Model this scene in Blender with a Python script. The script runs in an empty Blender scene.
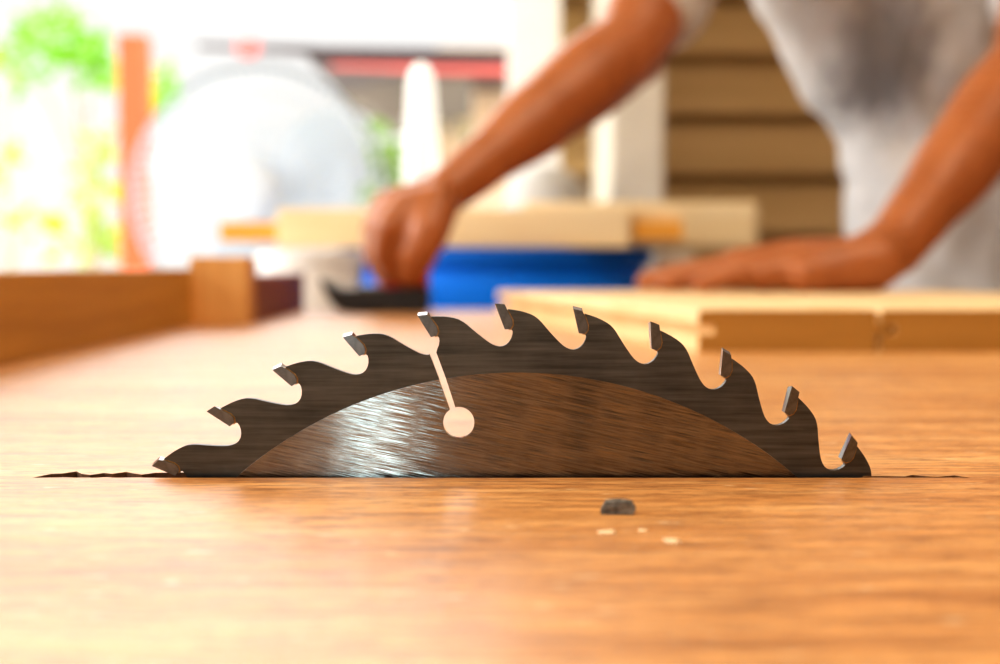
import bpy, bmesh, math, random
from math import sin, cos, pi, radians, hypot
from mathutils import Vector, Matrix, noise
from mathutils.geometry import tessellate_polygon

random.seed(7)
SC = bpy.context.scene
COL = SC.collection
ZT = 0.85                      # table top
F = 50.0 / 36.0 * 1000.0       # focal length in image pixels
PITCH = math.atan(72.0 / F)
EYE = Vector((0, 0, ZT + 0.0403))


def at(px, py, Y):
    """a point of the place seen at a pixel of the photograph, at depth Y"""
    u, v = (px - 500) / F, -(py - 332) / F
    d = Vector((u, cos(PITCH) + v * sin(PITCH), -sin(PITCH) + v * cos(PITCH)))
    return EYE + d * (Y / d.y)


# ------------------------------------------------------------------ objects
def finish(name, bm, mats, parent=None, smooth=False, loc=None):
    bmesh.ops.recalc_face_normals(bm, faces=bm.faces[:])
    me = bpy.data.meshes.new(name)
    bm.to_mesh(me)
    bm.free()
    if not isinstance(mats, (list, tuple)):
        mats = [mats]
    for m in mats:
        me.materials.append(m)
    if smooth:
        for p in me.polygons:
            p.use_smooth = True
        if smooth != 'all':
            try:
                me.set_sharp_from_angle(angle=radians(40))
            except Exception:
                pass
    o = bpy.data.objects.new(name, me)
    COL.objects.link(o)
    if loc is not None:
        o.location = loc
    if parent is not None:
        o.parent = parent
    return o


def tag(o, label=None, cat=None, group=None, kind=None):
    if label:
        o['label'] = label
    if cat:
        o['category'] = cat
    if group:
        o['group'] = group
    if kind:
        o['kind'] = kind
    return o


def thing(name, label, cat, loc=(0, 0, 0), rz=0.0, group=None):
    o = bpy.data.objects.new(name, None)
    COL.objects.link(o)
    o.location = loc
    o.rotation_euler = (0, 0, rz)
    o.empty_display_size = 0.05
    return tag(o, label, cat, group)


def box(bm, x0, x1, y0, y1, z0, z1, bev=0.0, seg=2, mi=0, mtx=None):
    vs = [bm.verts.new((x, y, z)) for x in (x0, x1) for y in (y0, y1) for z in (z0, z1)]
    q = [(0, 1, 3, 2), (4, 6, 7, 5), (0, 4, 5, 1), (2, 3, 7, 6), (0, 2, 6, 4), (1, 5, 7, 3)]
    fs = [bm.faces.new([vs[i] for i in f]) for f in q]
    for f in fs:
        f.material_index = mi
    if bev > 0:
        es = list({e for f in fs for e in f.edges})
        r = bmesh.ops.bevel(bm, geom=es, offset=bev, segments=seg, affect='EDGES', profile=0.5)
        for f in r['faces']:
            f.material_index = mi
        vs = list({v for f in r['faces'] for v in f.verts} | {v for v in vs if v.is_valid})
    if mtx is not None:
        bmesh.ops.transform(bm, matrix=mtx, verts=[v for v in vs if v.is_valid])
    return vs


def frame_of(d):
    d = d.normalized()
    a = Vector((0, 0, 1)) if abs(d.z) < 0.9 else Vector((1, 0, 0))
    u = d.cross(a).normalized()
    return u, u.cross(d).normalized()


def tube(bm, pts, rad, n=10, cap=True, closed=False, mi=0):
    pts = [Vector(p) for p in pts]
    rad = rad if isinstance(rad, (list, tuple)) else [rad] * len(pts)
    rings = []
    N = len(pts)
    pu = None
    for i, p in enumerate(pts):
        if closed:
            d = pts[(i + 1) % N] - pts[i - 1]
        else:
            d = pts[min(i + 1, N - 1)] - pts[max(i - 1, 0)]
        u, v = frame_of(d)
        if pu is not None:
            dn = d.normalized()
            u = (pu - dn * pu.dot(dn)).normalized()
            v = u.cross(dn).normalized()
        pu = u
        rings.append([bm.verts.new(p + (u * cos(2 * pi * k / n) + v * sin(2 * pi * k / n)) * rad[i]) for k in range(n)])
    M = N if closed else N - 1
    for i in range(M):
        a, b = rings[i], rings[(i + 1) % N]
        for k in range(n):
            f = bm.faces.new((a[k], a[(k + 1) % n], b[(k + 1) % n], b[k]))
            f.material_index = mi
    if cap and not closed:
        for r in (rings[0], rings[-1]):
            f = bm.faces.new(r)
            f.material_index = mi


def lathe(bm, prof, n=40, c=(0, 0, 0), axis='z', mi=0):
    rings = []
    for r, h in prof:
        ring = []
        for k in range(n):
            a = 2 * pi * k / n
            if axis == 'z':
                p = (c[0] + r * cos(a), c[1] + r * sin(a), c[2] + h)
            else:
                p = (c[0] + r * cos(a), c[1] + h, c[2] + r * sin(a))
            ring.append(bm.verts.new(p))
        rings.append(ring)
    for a, b in zip(rings, rings[1:]):
        for k in range(n):
            bm.faces.new((a[k], a[(k + 1) % n], b[(k + 1) % n], b[k])).material_index = mi
    bm.faces.new(rings[0]).material_index = mi
    bm.faces.new(rings[-1]).material_index = mi


def prism(bm, loops, y0, y1, mi=0):
    """loops of (x, z); the first is the outline, others are holes"""
    polys = [[Vector((x, z, 0)) for x, z in lp] for lp in loops]
    flat = [p for lp in polys for p in lp]
    tris = tessellate_polygon(polys)
    A = [bm.verts.new((p.x, y0, p.y)) for p in flat]
    B = [bm.verts.new((p.x, y1, p.y)) for p in flat]
    for t in tris:
        if len(set(t)) < 3:
            continue
        for V in (A, B):
            try:
                bm.faces.new([V[i] for i in t]).material_index = mi
            except ValueError:
                pass
    i0 = 0
    for lp in polys:
        n = len(lp)
        for k in range(n):
            a, b = i0 + k, i0 + (k + 1) % n
            try:
                bm.faces.new((A[a], A[b], B[b], B[a])).material_index = mi
            except ValueError:
                pass
        i0 += n


def prism_z(bm, loops, z0, z1, mi=0):
    n0 = len(bm.verts)
    prism(bm, loops, z0, z1, mi)
    bm.verts.ensure_lookup_table()
    for v in bm.verts[n0:]:
        x, y, z = v.co
        v.co = (x, z, y)


# ---------------------------------------------------------------- materials
class NT:
    def __init__(self, name):
        self.m = bpy.data.materials.new(name)
        self.m.use_nodes = True
        self.t = self.m.node_tree
        self.b = self.t.nodes['Principled BSDF']

    def n(self, kind, ins=None, **kw):
        nd = self.t.nodes.new(kind)
        for k, v in kw.items():
            setattr(nd, k, v)
        for k, v in (ins or {}).items():
            self.put(nd.inputs[k], v)
        return nd

    def put(self, sock, v):
        if isinstance(v, bpy.types.NodeSocket):
            self.t.links.new(v, sock)
        elif isinstance(v, bpy.types.Node):
            self.t.links.new(v.outputs[0], sock)
        else:
            if hasattr(sock.default_value, '__len__') and len(sock.default_value) == 4 and len(v) == 3:
                v = (*v, 1)
            sock.default_value = v

    def set(self, **kw):
        for k, v in kw.items():
            self.put(self.b.inputs[k.replace('_', ' ')], v)
        return self

    def coords(self, scale=(1, 1, 1), rot=(0, 0, 0), kind='Object', loc=(0, 0, 0)):
        tc = self.n('ShaderNodeTexCoord')
        if any(rot):
            first = self.n('ShaderNodeMapping', {'Vector': tc.outputs[kind], 'Rotation': rot})
            return self.n('ShaderNodeMapping', {'Vector': first.outputs[0], 'Scale': scale}).outputs[0]
        return self.n('ShaderNodeMapping', {'Vector': tc.outputs[kind], 'Scale': scale, 'Rotation': rot, 'Location': loc}).outputs[0]

    def noise(self, vec, scale=5, detail=4, rough=0.55, dist=0.0):
        return self.n('ShaderNodeTexNoise', {'Vector': vec, 'Scale': scale, 'Detail': detail, 'Roughness': rough, 'Distortion': dist}).outputs[0]

    def ramp(self, fac, stops):
        r = self.n('ShaderNodeValToRGB', {'Fac': fac})
        e = r.color_ramp.elements
        while len(e) < len(stops):
            e.new(0.5)
        for k, (p, c) in enumerate(stops):
            e[k].position = p
            e[k].color = (*c, 1) if len(c) == 3 else c
        return r.outputs[0]

    def mix(self, fac, a, b, mode='MIX'):
        x = self.n('ShaderNodeMix', data_type='RGBA', blend_type=mode)
        self.put(x.inputs[0], fac)
        self.put(x.inputs[6], a)
        self.put(x.inputs[7], b)
        return x.outputs[2]

    def math(self, op, a, b=0.0, c=None):
        x = self.n('ShaderNodeMath', operation=op)
        self.put(x.inputs[0], a)
        self.put(x.inputs[1], b)
        if c is not None:
            self.put(x.inputs[2], c)
        return x.outputs[0]

    def bump(self, h, strength=0.2, dist=0.001):
        self.put(self.b.inputs['Normal'], self.n('ShaderNodeBump', {'Height': h, 'Strength': strength, 'Distance': dist}).outputs[0])
        return self


def plain(name, c, rough=0.5, var=0.08, sc=30, **kw):
    t = NT(name)
    nz = t.noise(t.coords(), sc, 3)
    lo = tuple(max(0, x * (1 - var)) for x in c)
    hi = tuple(x * (1 + var) for x in c)
    t.set(Base_Color=t.ramp(nz, [(0.3, lo), (0.7, hi)]), Roughness=rough, **kw)
    return t.m


def wood(name, dark, mid, light, along='x', grain=1.0, rough=0.5, bump=0.25, coat=0.0, spec=0.5):
    t = NT(name)
    s = {'x': (6, 90, 90), 'y': (90, 6, 90), 'z': (90, 90, 6)}[along]
    v = t.coords(tuple(k * grain for k in s))
    w = t.noise(t.coords(tuple(k * grain * 0.25 for k in s)), 1.0, 3, 0.5, 0.6)
    f = t.noise(v, 1.0, 6, 0.6, 0.4)
    c1 = t.ramp(f, [(0.3, dark), (0.5, mid), (0.72, light)])
    c2 = t.ramp(w, [(0.35, dark), (0.55, mid), (0.7, light)])
    t.set(Base_Color=t.mix(0.45, c1, c2), Roughness=rough, Coat_Weight=coat, Coat_Roughness=0.25, Specular_IOR_Level=spec)
    t.bump(f, bump, 0.0008)
    return t.m


def table_wood():
    t = NT('bench_top_wood')
    big = t.noise(t.coords((3, 26, 26)), 1.0, 3, 0.5, 0.5)
    med = t.noise(t.coords((14, 150, 150)), 1.0, 5, 0.65, 0.5)
    fine = t.noise(t.coords((55, 420, 420)), 1.0, 5, 0.7, 0.3)
    c = t.mix(0.5, t.ramp(big, [(0.3, (0.46, 0.195, 0.055)), (0.55, (0.61, 0.30, 0.10)), (0.75, (0.72, 0.40, 0.16))]),
              t.ramp(med, [(0.33, (0.34, 0.13, 0.032)), (0.5, (0.60, 0.29, 0.095)), (0.66, (0.80, 0.48, 0.20))]))
    fine2 = t.noise(t.coords((170, 800, 800)), 1.0, 4, 0.7, 0.2)
    c = t.mix(0.75, c, t.ramp(fine2, [(0.36, (0.50, 0.40, 0.32)), (0.48, (1, 1, 1)), (0.66, (1.15, 1.15, 1.12))]), 'MULTIPLY')
    c = t.mix(0.85, c, t.ramp(fine, [(0.34, (0.42, 0.33, 0.26)), (0.5, (1, 1, 1)), (0.68, (1.2, 1.18, 1.14))]), 'MULTIPLY')
    # pale scuffs and spots
    sp = t.noise(t.coords((150, 420, 150)), 1.0, 2, 0.5)
    c = t.mix(t.math('MULTIPLY', t.ramp(sp, [(0.68, (0, 0, 0)), (0.76, (1, 1, 1))]), 0.55), c, (0.86, 0.66, 0.42))
    # joints between the boards of the top
    sx = t.n('ShaderNodeSeparateXYZ', {'Vector': t.coords()})
    wob = t.noise(t.coords((14, 1, 1)), 1.0, 4)
    y = t.math('ADD', sx.outputs[1], t.math('MULTIPLY', t.math('SUBTRACT', wob, 0.5), 0.004))
    seam = None
    for yy, w in ((0.352, 0.0013), (0.49, 0.0022), (0.72, 0.0025), (0.10, 0.001)):
        d = t.math('LESS_THAN', t.math('ABSOLUTE', t.math('SUBTRACT', y, yy)), w)
        seam = d if seam is None else t.math('MAXIMUM', seam, d)
    c = t.mix(t.math('MULTIPLY', seam, 0.6), c, (0.22, 0.09, 0.03))
    t.set(Base_Color=c, Roughness=t.math('MULTIPLY_ADD', fine, 0.25, 0.30), Specular_IOR_Level=0.5, Coat_Weight=0.27, Coat_Roughness=0.26)
    h = t.math('SUBTRACT', t.math('ADD', t.math('ADD', t.math('MULTIPLY', fine, 0.6), t.math('MULTIPLY', fine2, 0.35)), t.math('MULTIPLY', med, 0.6)), seam)
    t.bump(h, 0.7, 0.0005)
    return t.m


def steel(name, base, brush, rough, aniso=0.0, tang=None, var=0.3, slope=0.0, rot=0.0, k=0.2, spread=0.0):
    t = NT(name)
    v = t.coords(brush, (0, slope, 0))
    f = t.noise(v, 1.0, 4, 0.6)
    st = t.noise(t.coords((60, 60, 60)), 1.0, 4, 0.6)
    lo = tuple(x * (1 - var) for x in base)
    hi = tuple(x * (1 + var) for x in base)
    c = t.mix(0.35, t.ramp(f, [(0.3, lo), (0.7, hi)]), t.ramp(st, [(0.35, lo), (0.7, hi)]))
    t.set(Base_Color=c, Metallic=1.0, Roughness=t.math('MULTIPLY_ADD', f, k, rough - k / 2), Anisotropic=aniso)
    if tang:
        t.put(t.b.inputs['Tangent'], t.n('ShaderNodeCombineXYZ', {'X': tang[0], 'Y': tang[1], 'Z': tang[2]}).outputs[0])
    if spread:
        # fine parallel grinding lines tilt the surface across the brushing
        ln = t.noise(t.coords((150, 150, 14000), (0, slope, 0)), 1.0, 2, 0.5)
        k_ = t.math('MULTIPLY', t.math('SUBTRACT', ln, 0.5), spread)
        sv = t.n('ShaderNodeVectorMath', {0: tang, 3: k_}, operation='SCALE')
        ad = t.n('ShaderNodeVectorMath', {0: t.n('ShaderNodeNewGeometry').outputs['Normal'], 1: sv.outputs[0]}, operation='ADD')
        nm = t.n('ShaderNodeVectorMath', {0: ad.outputs[0]}, operation='NORMALIZE')
        t.put(t.b.inputs['Normal'], nm.outputs[0])
    else:
        t.bump(f, 0.10, 0.0001)
    return t.m


M = {}
M['table'] = table_wood()
M['bench_leg'] = wood('bench_leg_wood', (0.32, 0.15, 0.05), (0.45, 0.24, 0.09), (0.55, 0.32, 0.14), 'z')
M['fence'] = wood('fence_wood', (0.38, 0.165, 0.02), (0.53, 0.26, 0.04), (0.64, 0.33, 0.065), 'y', rough=0.55)
M['block'] = wood('block_wood', (0.52, 0.24, 0.06), (0.66, 0.34, 0.10), (0.75, 0.42, 0.15), 'z', rough=0.55)
M['redwood'] = wood('red_strip_wood', (0.16, 0.045, 0.025), (0.25, 0.08, 0.045), (0.32, 0.11, 0.06), 'y', rough=0.6)
M['board'] = wood('pale_board_wood', (0.70, 0.45, 0.19), (0.84, 0.60, 0.31), (0.90, 0.70, 0.42), 'y', rough=0.5)
M['board_end'] = wood('board_end_grain', (0.30, 0.135, 0.018), (0.42, 0.205, 0.035), (0.52, 0.27, 0.06), 'x', grain=0.8, rough=0.7)
M['plank'] = wood('stacked_plank_wood', (0.78, 0.53, 0.24), (0.86, 0.64, 0.35), (0.90, 0.73, 0.47), 'x', rough=0.5)
M['orange'] = wood('orange_wood', (0.62, 0.24, 0.02), (0.75, 0.33, 0.04), (0.82, 0.40, 0.07), 'x', rough=0.5)
M['prop'] = wood('pale_prop_wood', (0.55, 0.42, 0.28), (0.68, 0.55, 0.40), (0.76, 0.65, 0.5), 'z', rough=0.6)
M['siding'] = wood('siding_wood', (0.42, 0.275, 0.115), (0.61, 0.42, 0.195), (0.74, 0.53, 0.27), 'x', grain=0.25, rough=0.65)
M['cream'] = plain('cream_paint', (0.62, 0.55, 0.44), 0.6, 0.06, 12)
M['white_paint'] = plain('white_paint', (0.86, 0.84, 0.80), 0.6, 0.03, 12)
M['room'] = plain('dim_room_wall', (0.30, 0.19, 0.11), 0.8, 0.2, 4)
M['ceiling'] = plain('ceiling_boards', (0.42, 0.32, 0.22), 0.8, 0.15, 4)
M['concrete'] = plain('concrete_floor', (0.55, 0.52, 0.48), 0.8, 0.15, 6)
M['rim'] = steel('saw_rim_steel', (0.115, 0.112, 0.102), (40, 40, 900), 0.44, 0.3, (1, 0, 0), 0.55)
M['disc'] = steel('ground_disc_steel', (0.26, 0.24, 0.22), (90, 90, 2400), 0.13, 0.98, (-0.07, 0, 0.99), 0.45, -0.21, k=0.05, spread=1.6)
M['carbide'] = plain('carbide', (0.13, 0.125, 0.12), 0.34, 0.25, 700, Metallic=1.0, Coat_Weight=1.0, Coat_Roughness=0.12)
M['braze'] = plain('braze_gold', (0.34, 0.20, 0.08), 0.4, 0.3, 900, Metallic=1.0)
M['chip'] = plain('chip_grey', (0.13, 0.115, 0.095), 0.7, 0.6, 700)
M['crumb'] = plain('sawdust', (0.86, 0.62, 0.38), 0.8, 0.1, 300)
M['skin'] = None
M['blue'] = plain('blue_plastic', (0.0, 0.19, 0.85), 0.55, 0.1, 8, Specular_IOR_Level=0.2)
M['blue_lid'] = plain('blue_plastic_lid', (0.0, 0.12, 0.55), 0.55, 0.1, 8, Specular_IOR_Level=0.2)
M['white_plastic'] = plain('white_plastic', (0.85, 0.84, 0.82), 0.4, 0.03, 10)
M['grey_plastic'] = plain('grey_plastic', (0.50, 0.48, 0.44), 0.5, 0.08, 14)
M['black'] = plain('black_metal', (0.018, 0.015, 0.014), 0.35, 0.3, 60)
M['red'] = plain('red_plastic', (0.50, 0.015, 0.03), 0.35, 0.1, 40)
M['tool_steel'] = plain('tool_steel', (0.25, 0.24, 0.23), 0.3, 0.2, 100, Metallic=1.0)
M['red_post'] = plain('red_orange_paint', (0.80, 0.12, 0.035), 0.5, 0.08, 6)
M['fan_white'] = plain('fan_white', (0.66, 0.72, 0.76), 0.4, 0.02, 10)
M['fan_blade'] = plain('fan_blade', (0.55, 0.64, 0.74), 0.3, 0.03, 10, Transmission_Weight=0.25)
M['trunk'] = plain('bark', (0.40, 0.34, 0.22), 0.9, 0.4, 20)
M['roof_grey'] = plain('roof_grey', (0.05, 0.03, 0.03), 0.7, 0.2, 6)
M['roof_red'] = plain('roof_red_edge', (0.72, 0.12, 0.10), 0.6, 0.1, 6)
M['tan_wall'] = wood('tan_lap_boards', (0.60, 0.44, 0.30), (0.70, 0.54, 0.38), (0.78, 0.62, 0.46), 'x', grain=0.2, rough=0.7)
M['lean_to'] = plain('lean_to_grey', (0.15, 0.125, 0.10), 0.8, 0.2, 4)
M['denim'] = plain('dark_trousers', (0.035, 0.04, 0.06), 0.9, 0.2, 200)
M['shoe'] = plain('brown_shoe', (0.06, 0.035, 0.02), 0.6, 0.2, 60)
M['hair'] = plain('black_hair', (0.012, 0.01, 0.009), 0.5, 0.4, 200)
M['eye'] = plain('eye_white', (0.8, 0.78, 0.74), 0.2, 0.02, 50)
M['iris'] = plain('eye_dark', (0.03, 0.015, 0.008), 0.2, 0.1, 50)
M['lip'] = plain('lips', (0.40, 0.13, 0.08), 0.45, 0.05, 50)


def skin_mat():
    t = NT('tanned_skin')
    a = t.noise(t.coords(), 18, 4)
    b = t.noise(t.coords(), 160, 3)
    c = t.mix(0.4, t.ramp(a, [(0.3, (0.27, 0.078, 0.018)), (0.7, (0.42, 0.140, 0.043))]), t.ramp(b, [(0.3, (0.27, 0.08, 0.02)), (0.7, (0.42, 0.145, 0.047))]))
    t.set(Base_Color=c, Roughness=0.42, Subsurface_Weight=0.12, Subsurface_Radius=(0.012, 0.004, 0.002), Subsurface_Scale=1.0)
    t.bump(b, 0.15, 0.0006)
    return t.m


M['skin'] = skin_mat()


def shirt_mat():
    t = NT('grey_shirt_cloth')
    a = t.noise(t.coords(), 14, 4)
    base = t.ramp(a, [(0.3, (0.45, 0.425, 0.41)), (0.7, (0.58, 0.55, 0.53))])
    # faded dark print on the chest
    c = at(895, 55, 1.30)
    d = t.coords((1 / 0.05, 1 / 0.2, 1 / 0.075), (0, -0.35, 0), loc=(0, 0, 0))
    sep = t.n('ShaderNodeVectorMath', {0: t.coords(), 1: tuple(c)}, operation='SUBTRACT').outputs[0]
    mp = t.n('ShaderNodeMapping', {'Vector': sep, 'Rotation': (0, 0.5, 0), 'Scale': (1 / 0.055, 1 / 0.35, 1 / 0.085)}).outputs[0]
    ln = t.n('ShaderNodeVectorMath', {0: mp}, operation='LENGTH').outputs[1]
    blot = t.noise(t.n('ShaderNodeMapping', {'Vector': t.coords(), 'Rotation': (0, 0.5, 0), 'Scale': (70, 20, 32)}).outputs[0], 1.0, 3, 0.6)
    k = t.math('SUBTRACT', t.math('ADD', 0.78, t.math('MULTIPLY', blot, 1.0)), ln)
    k = t.n('ShaderNodeMapRange', {'Value': k, 'From Min': 0.25, 'From Max': 0.85, 'To Min': 0.0, 'To Max': 0.75}).outputs[0]
    t.set(Base_Color=t.mix(k, base, (0.09, 0.08, 0.085)), Roughness=0.9, Sheen_Weight=0.2)
    t.bump(t.noise(t.coords(), 600, 2), 0.15, 0.0005)
    return t.m


M['shirt'] = shirt_mat()


def leaf_mat(name, a, b):
    t = NT(name)
    nz = t.noise(t.coords(), 3, 3)
    c = t.ramp(nz, [(0.3, a), (0.7, b)])
    tr = t.n('ShaderNodeBsdfTranslucent', {'Color': c})
    df = t.n('ShaderNodeBsdfDiffuse', {'Color': c})
    mx = t.n('ShaderNodeMixShader', {0: 0.5, 1: df.outputs[0], 2: tr.outputs[0]})
    t.t.links.new(mx.outputs[0], t.t.nodes['Material Output'].inputs['Surface'])
    return t.m


M['leaf'] = leaf_mat('leaf_green', (0.12, 0.33, 0.02), (0.26, 0.50, 0.05))
M['leaf2'] = leaf_mat('leaf_yellow_green', (0.26, 0.42, 0.02), (0.46, 0.58, 0.06))

M['leaf3'] = leaf_mat('leaf_muted_green', (0.13, 0.22, 0.04), (0.22, 0.32, 0.08))
# ---------------------------------------------------------------- workbench
YS0, YS1 = 0.2578, 0.2642          # kerf slot
bench = thing('workbench', 'broad orange-brown wooden workbench with a saw slot cut through its top', 'workbench', (0, 0, 0))
bm = bmesh.new()
xl, xr = at(36, 474, 0.26).x, at(966, 474, 0.26).x
slot = []
N = 90
for k in range(N + 1):
    x = xl + (xr - xl) * k / N
    inside = -0.066 < x < 0.067
    slot.append((x, YS0 + (0 if inside else 0.0006 * (noise.noise(Vector((x * 400, 3, 0))) + 0.4) * (1 if 0 < k < N else 0))))
for k in range(N, -1, -1):
    x = xl + (xr - xl) * k / N
    w = 1.0 if -0.066 < x < 0.067 else ((0.85 if x < 0 else 0.3) + 0.6 * noise.noise(Vector((x * 300, 9, 0))))
    if 0 < k < N:
        slot.append((x, YS0 + (YS1 - YS0) * max(0.35 if x < 0 else 0.2, w)))
prism_z(bm, [[(-0.80, -0.30), (0.95, -0.30), (0.95, 1.168), (-0.80, 1.168)], slot], ZT - 0.038, ZT)
bm.normal_update()
for f in bm.faces:
    c = f.calc_center_median()
    if abs(f.normal.z) < 0.5 and xl - 1e-4 < c.x < xr + 1e-4 and YS0 - 0.002 < c.y < YS1 + 0.002:
        f.material_index = 1  # slot walls coloured dark to stand for shade inside the kerf
top = finish('tabletop', bm, [M['table'], plain('shaded_slot_wood', (0.13, 0.055, 0.022), 0.9, 0.4, 500)], bench)
bm = bmesh.new(); box(bm, -0.72, 0.87, -0.22, -0.195, ZT - 0.14, ZT - 0.038); finish('apron', bm, M['bench_leg'], bench)
bm = bmesh.new(); box(bm, -0.72, 0.87, 1.07, 1.095, ZT - 0.14, ZT - 0.038); finish('apron', bm, M['bench_leg'], bench)
for x in (-0.72, 0.80):
    for y in (-0.195, 1.0):
        bm = bmesh.new(); box(bm, x, x + 0.07, y, y + 0.07, 0, ZT - 0.038, 0.004); finish('leg', bm, M['bench_leg'], bench)

# ---------------------------------------------------------------- saw blade
YB = 0.2598
PXM = (YB * cos(PITCH) + 0.0403 * sin(PITCH)) / F
R = 495.6 * PXM
CX = at(516.45, 476, YB).x
CZ = ZT - (799.6 - 476.5) * PXM
blade = thing('saw_blade', 'dark steel circular saw blade with hooked carbide teeth rising out of the bench slot', 'saw blade', (CX, YB, CZ))
PT = 0.0017
TIP0 = -2.4 - 45.0


def pol(a, dr):
    a = radians(a)
    r = R + dr * PXM
    return (r * sin(a), r * cos(a))


tooth = [(1.45, -5.4), (2.1, -6.2), (2.9, -7.4), (3.5, -8.7), (4.1, -10.3), (4.6, -12.2), (5.1, -15.2), (5.5, -18.2), (6.0, -22.6), (6.6, -27.6),
         (7.2, -32.2), (7.8, -36.4), (8.3, -39.4), (8.8, -41.4), (9.3, -42.4), (9.75, -42.2), (10.2, -40.6), (10.55, -38.0), (10.82, -34.6), (10.98, -30.5),
         (11.0, -27.4), (10.86, -25.9), (10.78, -24.6), (11.02, -21), (10.97, -16), (10.53, -8)]
SL_L, SL_R = [(-11.05, -42.0), (-10.43, -68.5), (-9.80, -98.5)], [(-10.15, -41.5), (-9.52, -68.5), (-8.88, -98)]
sh = -2.4 - (-2.25)
outer = []
ks = 3 - 5 + 5
for j in range(40):
    k = (3 + 1 + j) % 40            # start with the tooth after the slot
    base = -2.5 + 9.0 * (k - 5)
    for (a, d) in tooth:
        outer.append((base + a, d))
# start after the slot: the end of tooth 3's gullet belongs before the start
base3 = -2.5 + 9 * (3 - 5)
rel = [(base3 + a, d) for a, d in tooth]
cut = [i for i, p in enumerate(rel) if p[0] > SL_R[0][0]][0]
cut0 = [i for i, p in enumerate(rel) if p[0] > SL_L[0][0]][0]
n = len(tooth)
outer = outer[:-n]                   # drop tooth 3 (it was last)
loop = [SL_R[1], SL_R[0]] + rel[cut:] + outer + [(a + 360, d) for a, d in rel[:cut0]] + [(SL_L[0][0] + 360, SL_L[0][1]), (SL_L[1][0] + 360, SL_L[1][1])]
pts = [pol(a, d) for a, d in loop]
a1, a0 = SL_L[1][0] + 360, SL_R[1][0]
NI = 240
for i in range(1, NI):
    pts.append(pol(a1 + (a0 - a1) * i / NI, -68.5))
bm = bmesh.new()
prism(bm, [pts], 0, PT)
bmesh.ops.remove_doubles(bm, verts=bm.verts[:], dist=1e-7)
rim = finish('tooth_rim', bm, M['rim'], blade)
rim['label'] = 'dark grey toothed outer rim'
# ground inner disc with the keyhole end of the slot and the arbor hole
hc = pol(-8.72, -114.3)
hr = 15.6 * PXM
loop = []
for i in range(NI + 1):
    loop.append(pol(a0 + (a1 - a0) * i / NI, -68.6))
pl, pr = Vector(pol(*SL_L[2])), Vector(pol(*SL_R[2]))
al = math.atan2(pl.y - hc[1], pl.x - hc[0])
ar = math.atan2(pr.y - hc[1], pr.x - hc[0])
while ar < al:
    ar += 2 * pi
# go the long way round (through the bottom of the hole)
for i in range(33):
    a = al + (ar - al) * i / 32
    loop.append((hc[0] + hr * cos(a), hc[1] + hr * sin(a)))
arb = [(0.0079 * cos(2 * pi * i / 40), 0.0079 * sin(2 * pi * i / 40)) for i in range(40)]
bm = bmesh.new()
prism(bm, [loop, arb], 0.00004, PT - 0.00004)
disc = finish('ground_disc', bm, M['disc'], blade)
disc['label'] = 'brushed brown-silver inner disc with a keyhole slot'
tip_prof = [(0, 0), (1.1, -0.9), (1.5, -8), (1.97, -16), (2.02, -21), (1.74, -25), (1.05, -25.4)]
braze_prof = [(1.06, -0.9 - 3.2), (1.28, -5.2), (1.64, -8), (2.12, -16), (2.18, -21.4), (1.86, -26), (1.45, -26.2), (1.6, -25), (1.9, -21), (1.85, -16), (1.38, -8)]


def tip_mesh(tilt, y0, y1):
    b = bmesh.new()
    prism(b, [[pol(a, d) for a, d in tip_prof]], y0, y1)
    for v in b.verts:
        rr = hypot(v.co.x, v.co.z)
        if rr > R - 1.6 * PXM:
            front = v.co.y < (y0 + y1) / 2
            k = -1.9 * PXM if (front == (tilt > 0)) else 0.6 * PXM
            v.co.x *= (rr + k) / rr
            v.co.z *= (rr + k) / rr
    return b


tips = []
for t_ in (1, -1):
    o = finish('carbide_tip', tip_mesh(t_, -0.0005, PT + 0.0005), M['carbide'], blade)
    b = bmesh.new()
    prism(b, [[pol(a, d) for a, d in braze_prof]], -0.00006, PT + 0.00006)
    bo = finish('braze_seam', b, M['braze'], o)
    bo['label'] = 'thin golden braze line'
    tips.append((o, bo))
used = [0, 0]
for k in range(-1, 12):
    w = 0 if k in (0, 2, 3, 4, 6, 8, 10) else 1
    src, bsrc = tips[w]
    if used[w] == 0:
        o = src
    else:
        o = src.copy(); COL.objects.link(o); o.parent = blade
        c = bsrc.copy(); COL.objects.link(c); c.parent = o
    used[w] += 1
    o.rotation_euler = (0, radians(-2.5 + 9.0 * (k - 5)), 0)

# ---------------------------------------------------------------- chip and sawdust
p = at(620, 508, 0.232)
cx_, cy_ = at(620, 512.5, 0.2215).x, 0.0403 / (252.5 / F) * 1.0
bm = bmesh.new()
prof = [(-0.0026, 0), (0.0023, 0), (0.0027, 0.0009), (0.0022, 0.0020), (0.0004, 0.00215), (-0.0022, 0.0019), (-0.0028, 0.0008)]
prism(bm, [prof], -0.0014, 0.0014)
bmesh.ops.subdivide_edges(bm, edges=bm.edges[:], cuts=2, use_grid_fill=True)
for v in bm.verts:
    nv = noise.noise(v.co * 900) * 0.00025
    v.co.x += nv; v.co.y += noise.noise(v.co * 1100) * 0.0003
    if v.co.z > 0.0003:
        v.co.z += nv
yc = [Y for Y in [0.2 + 0.0005 * i for i in range(120)] if at(500, 513, Y).z <= ZT][0]
chip = finish('wood_chip', bm, M['chip'], loc=(at(619, 513, yc).x, yc + 0.001, ZT))
chip.rotation_euler = (0, 0, radians(-6))
tag(chip, 'small dark grey chip lying on the bench in front of the saw blade', 'chip')


def on_table(px, py):
    v = -(py - 332) / F
    dz, dy = -sin(PITCH) + v * cos(PITCH), cos(PITCH) + v * sin(PITCH)
    Y = 0.0403 / (-dz / dy)
    q = at(px, py, Y)
    return Vector((q.x, Y, ZT))


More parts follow.
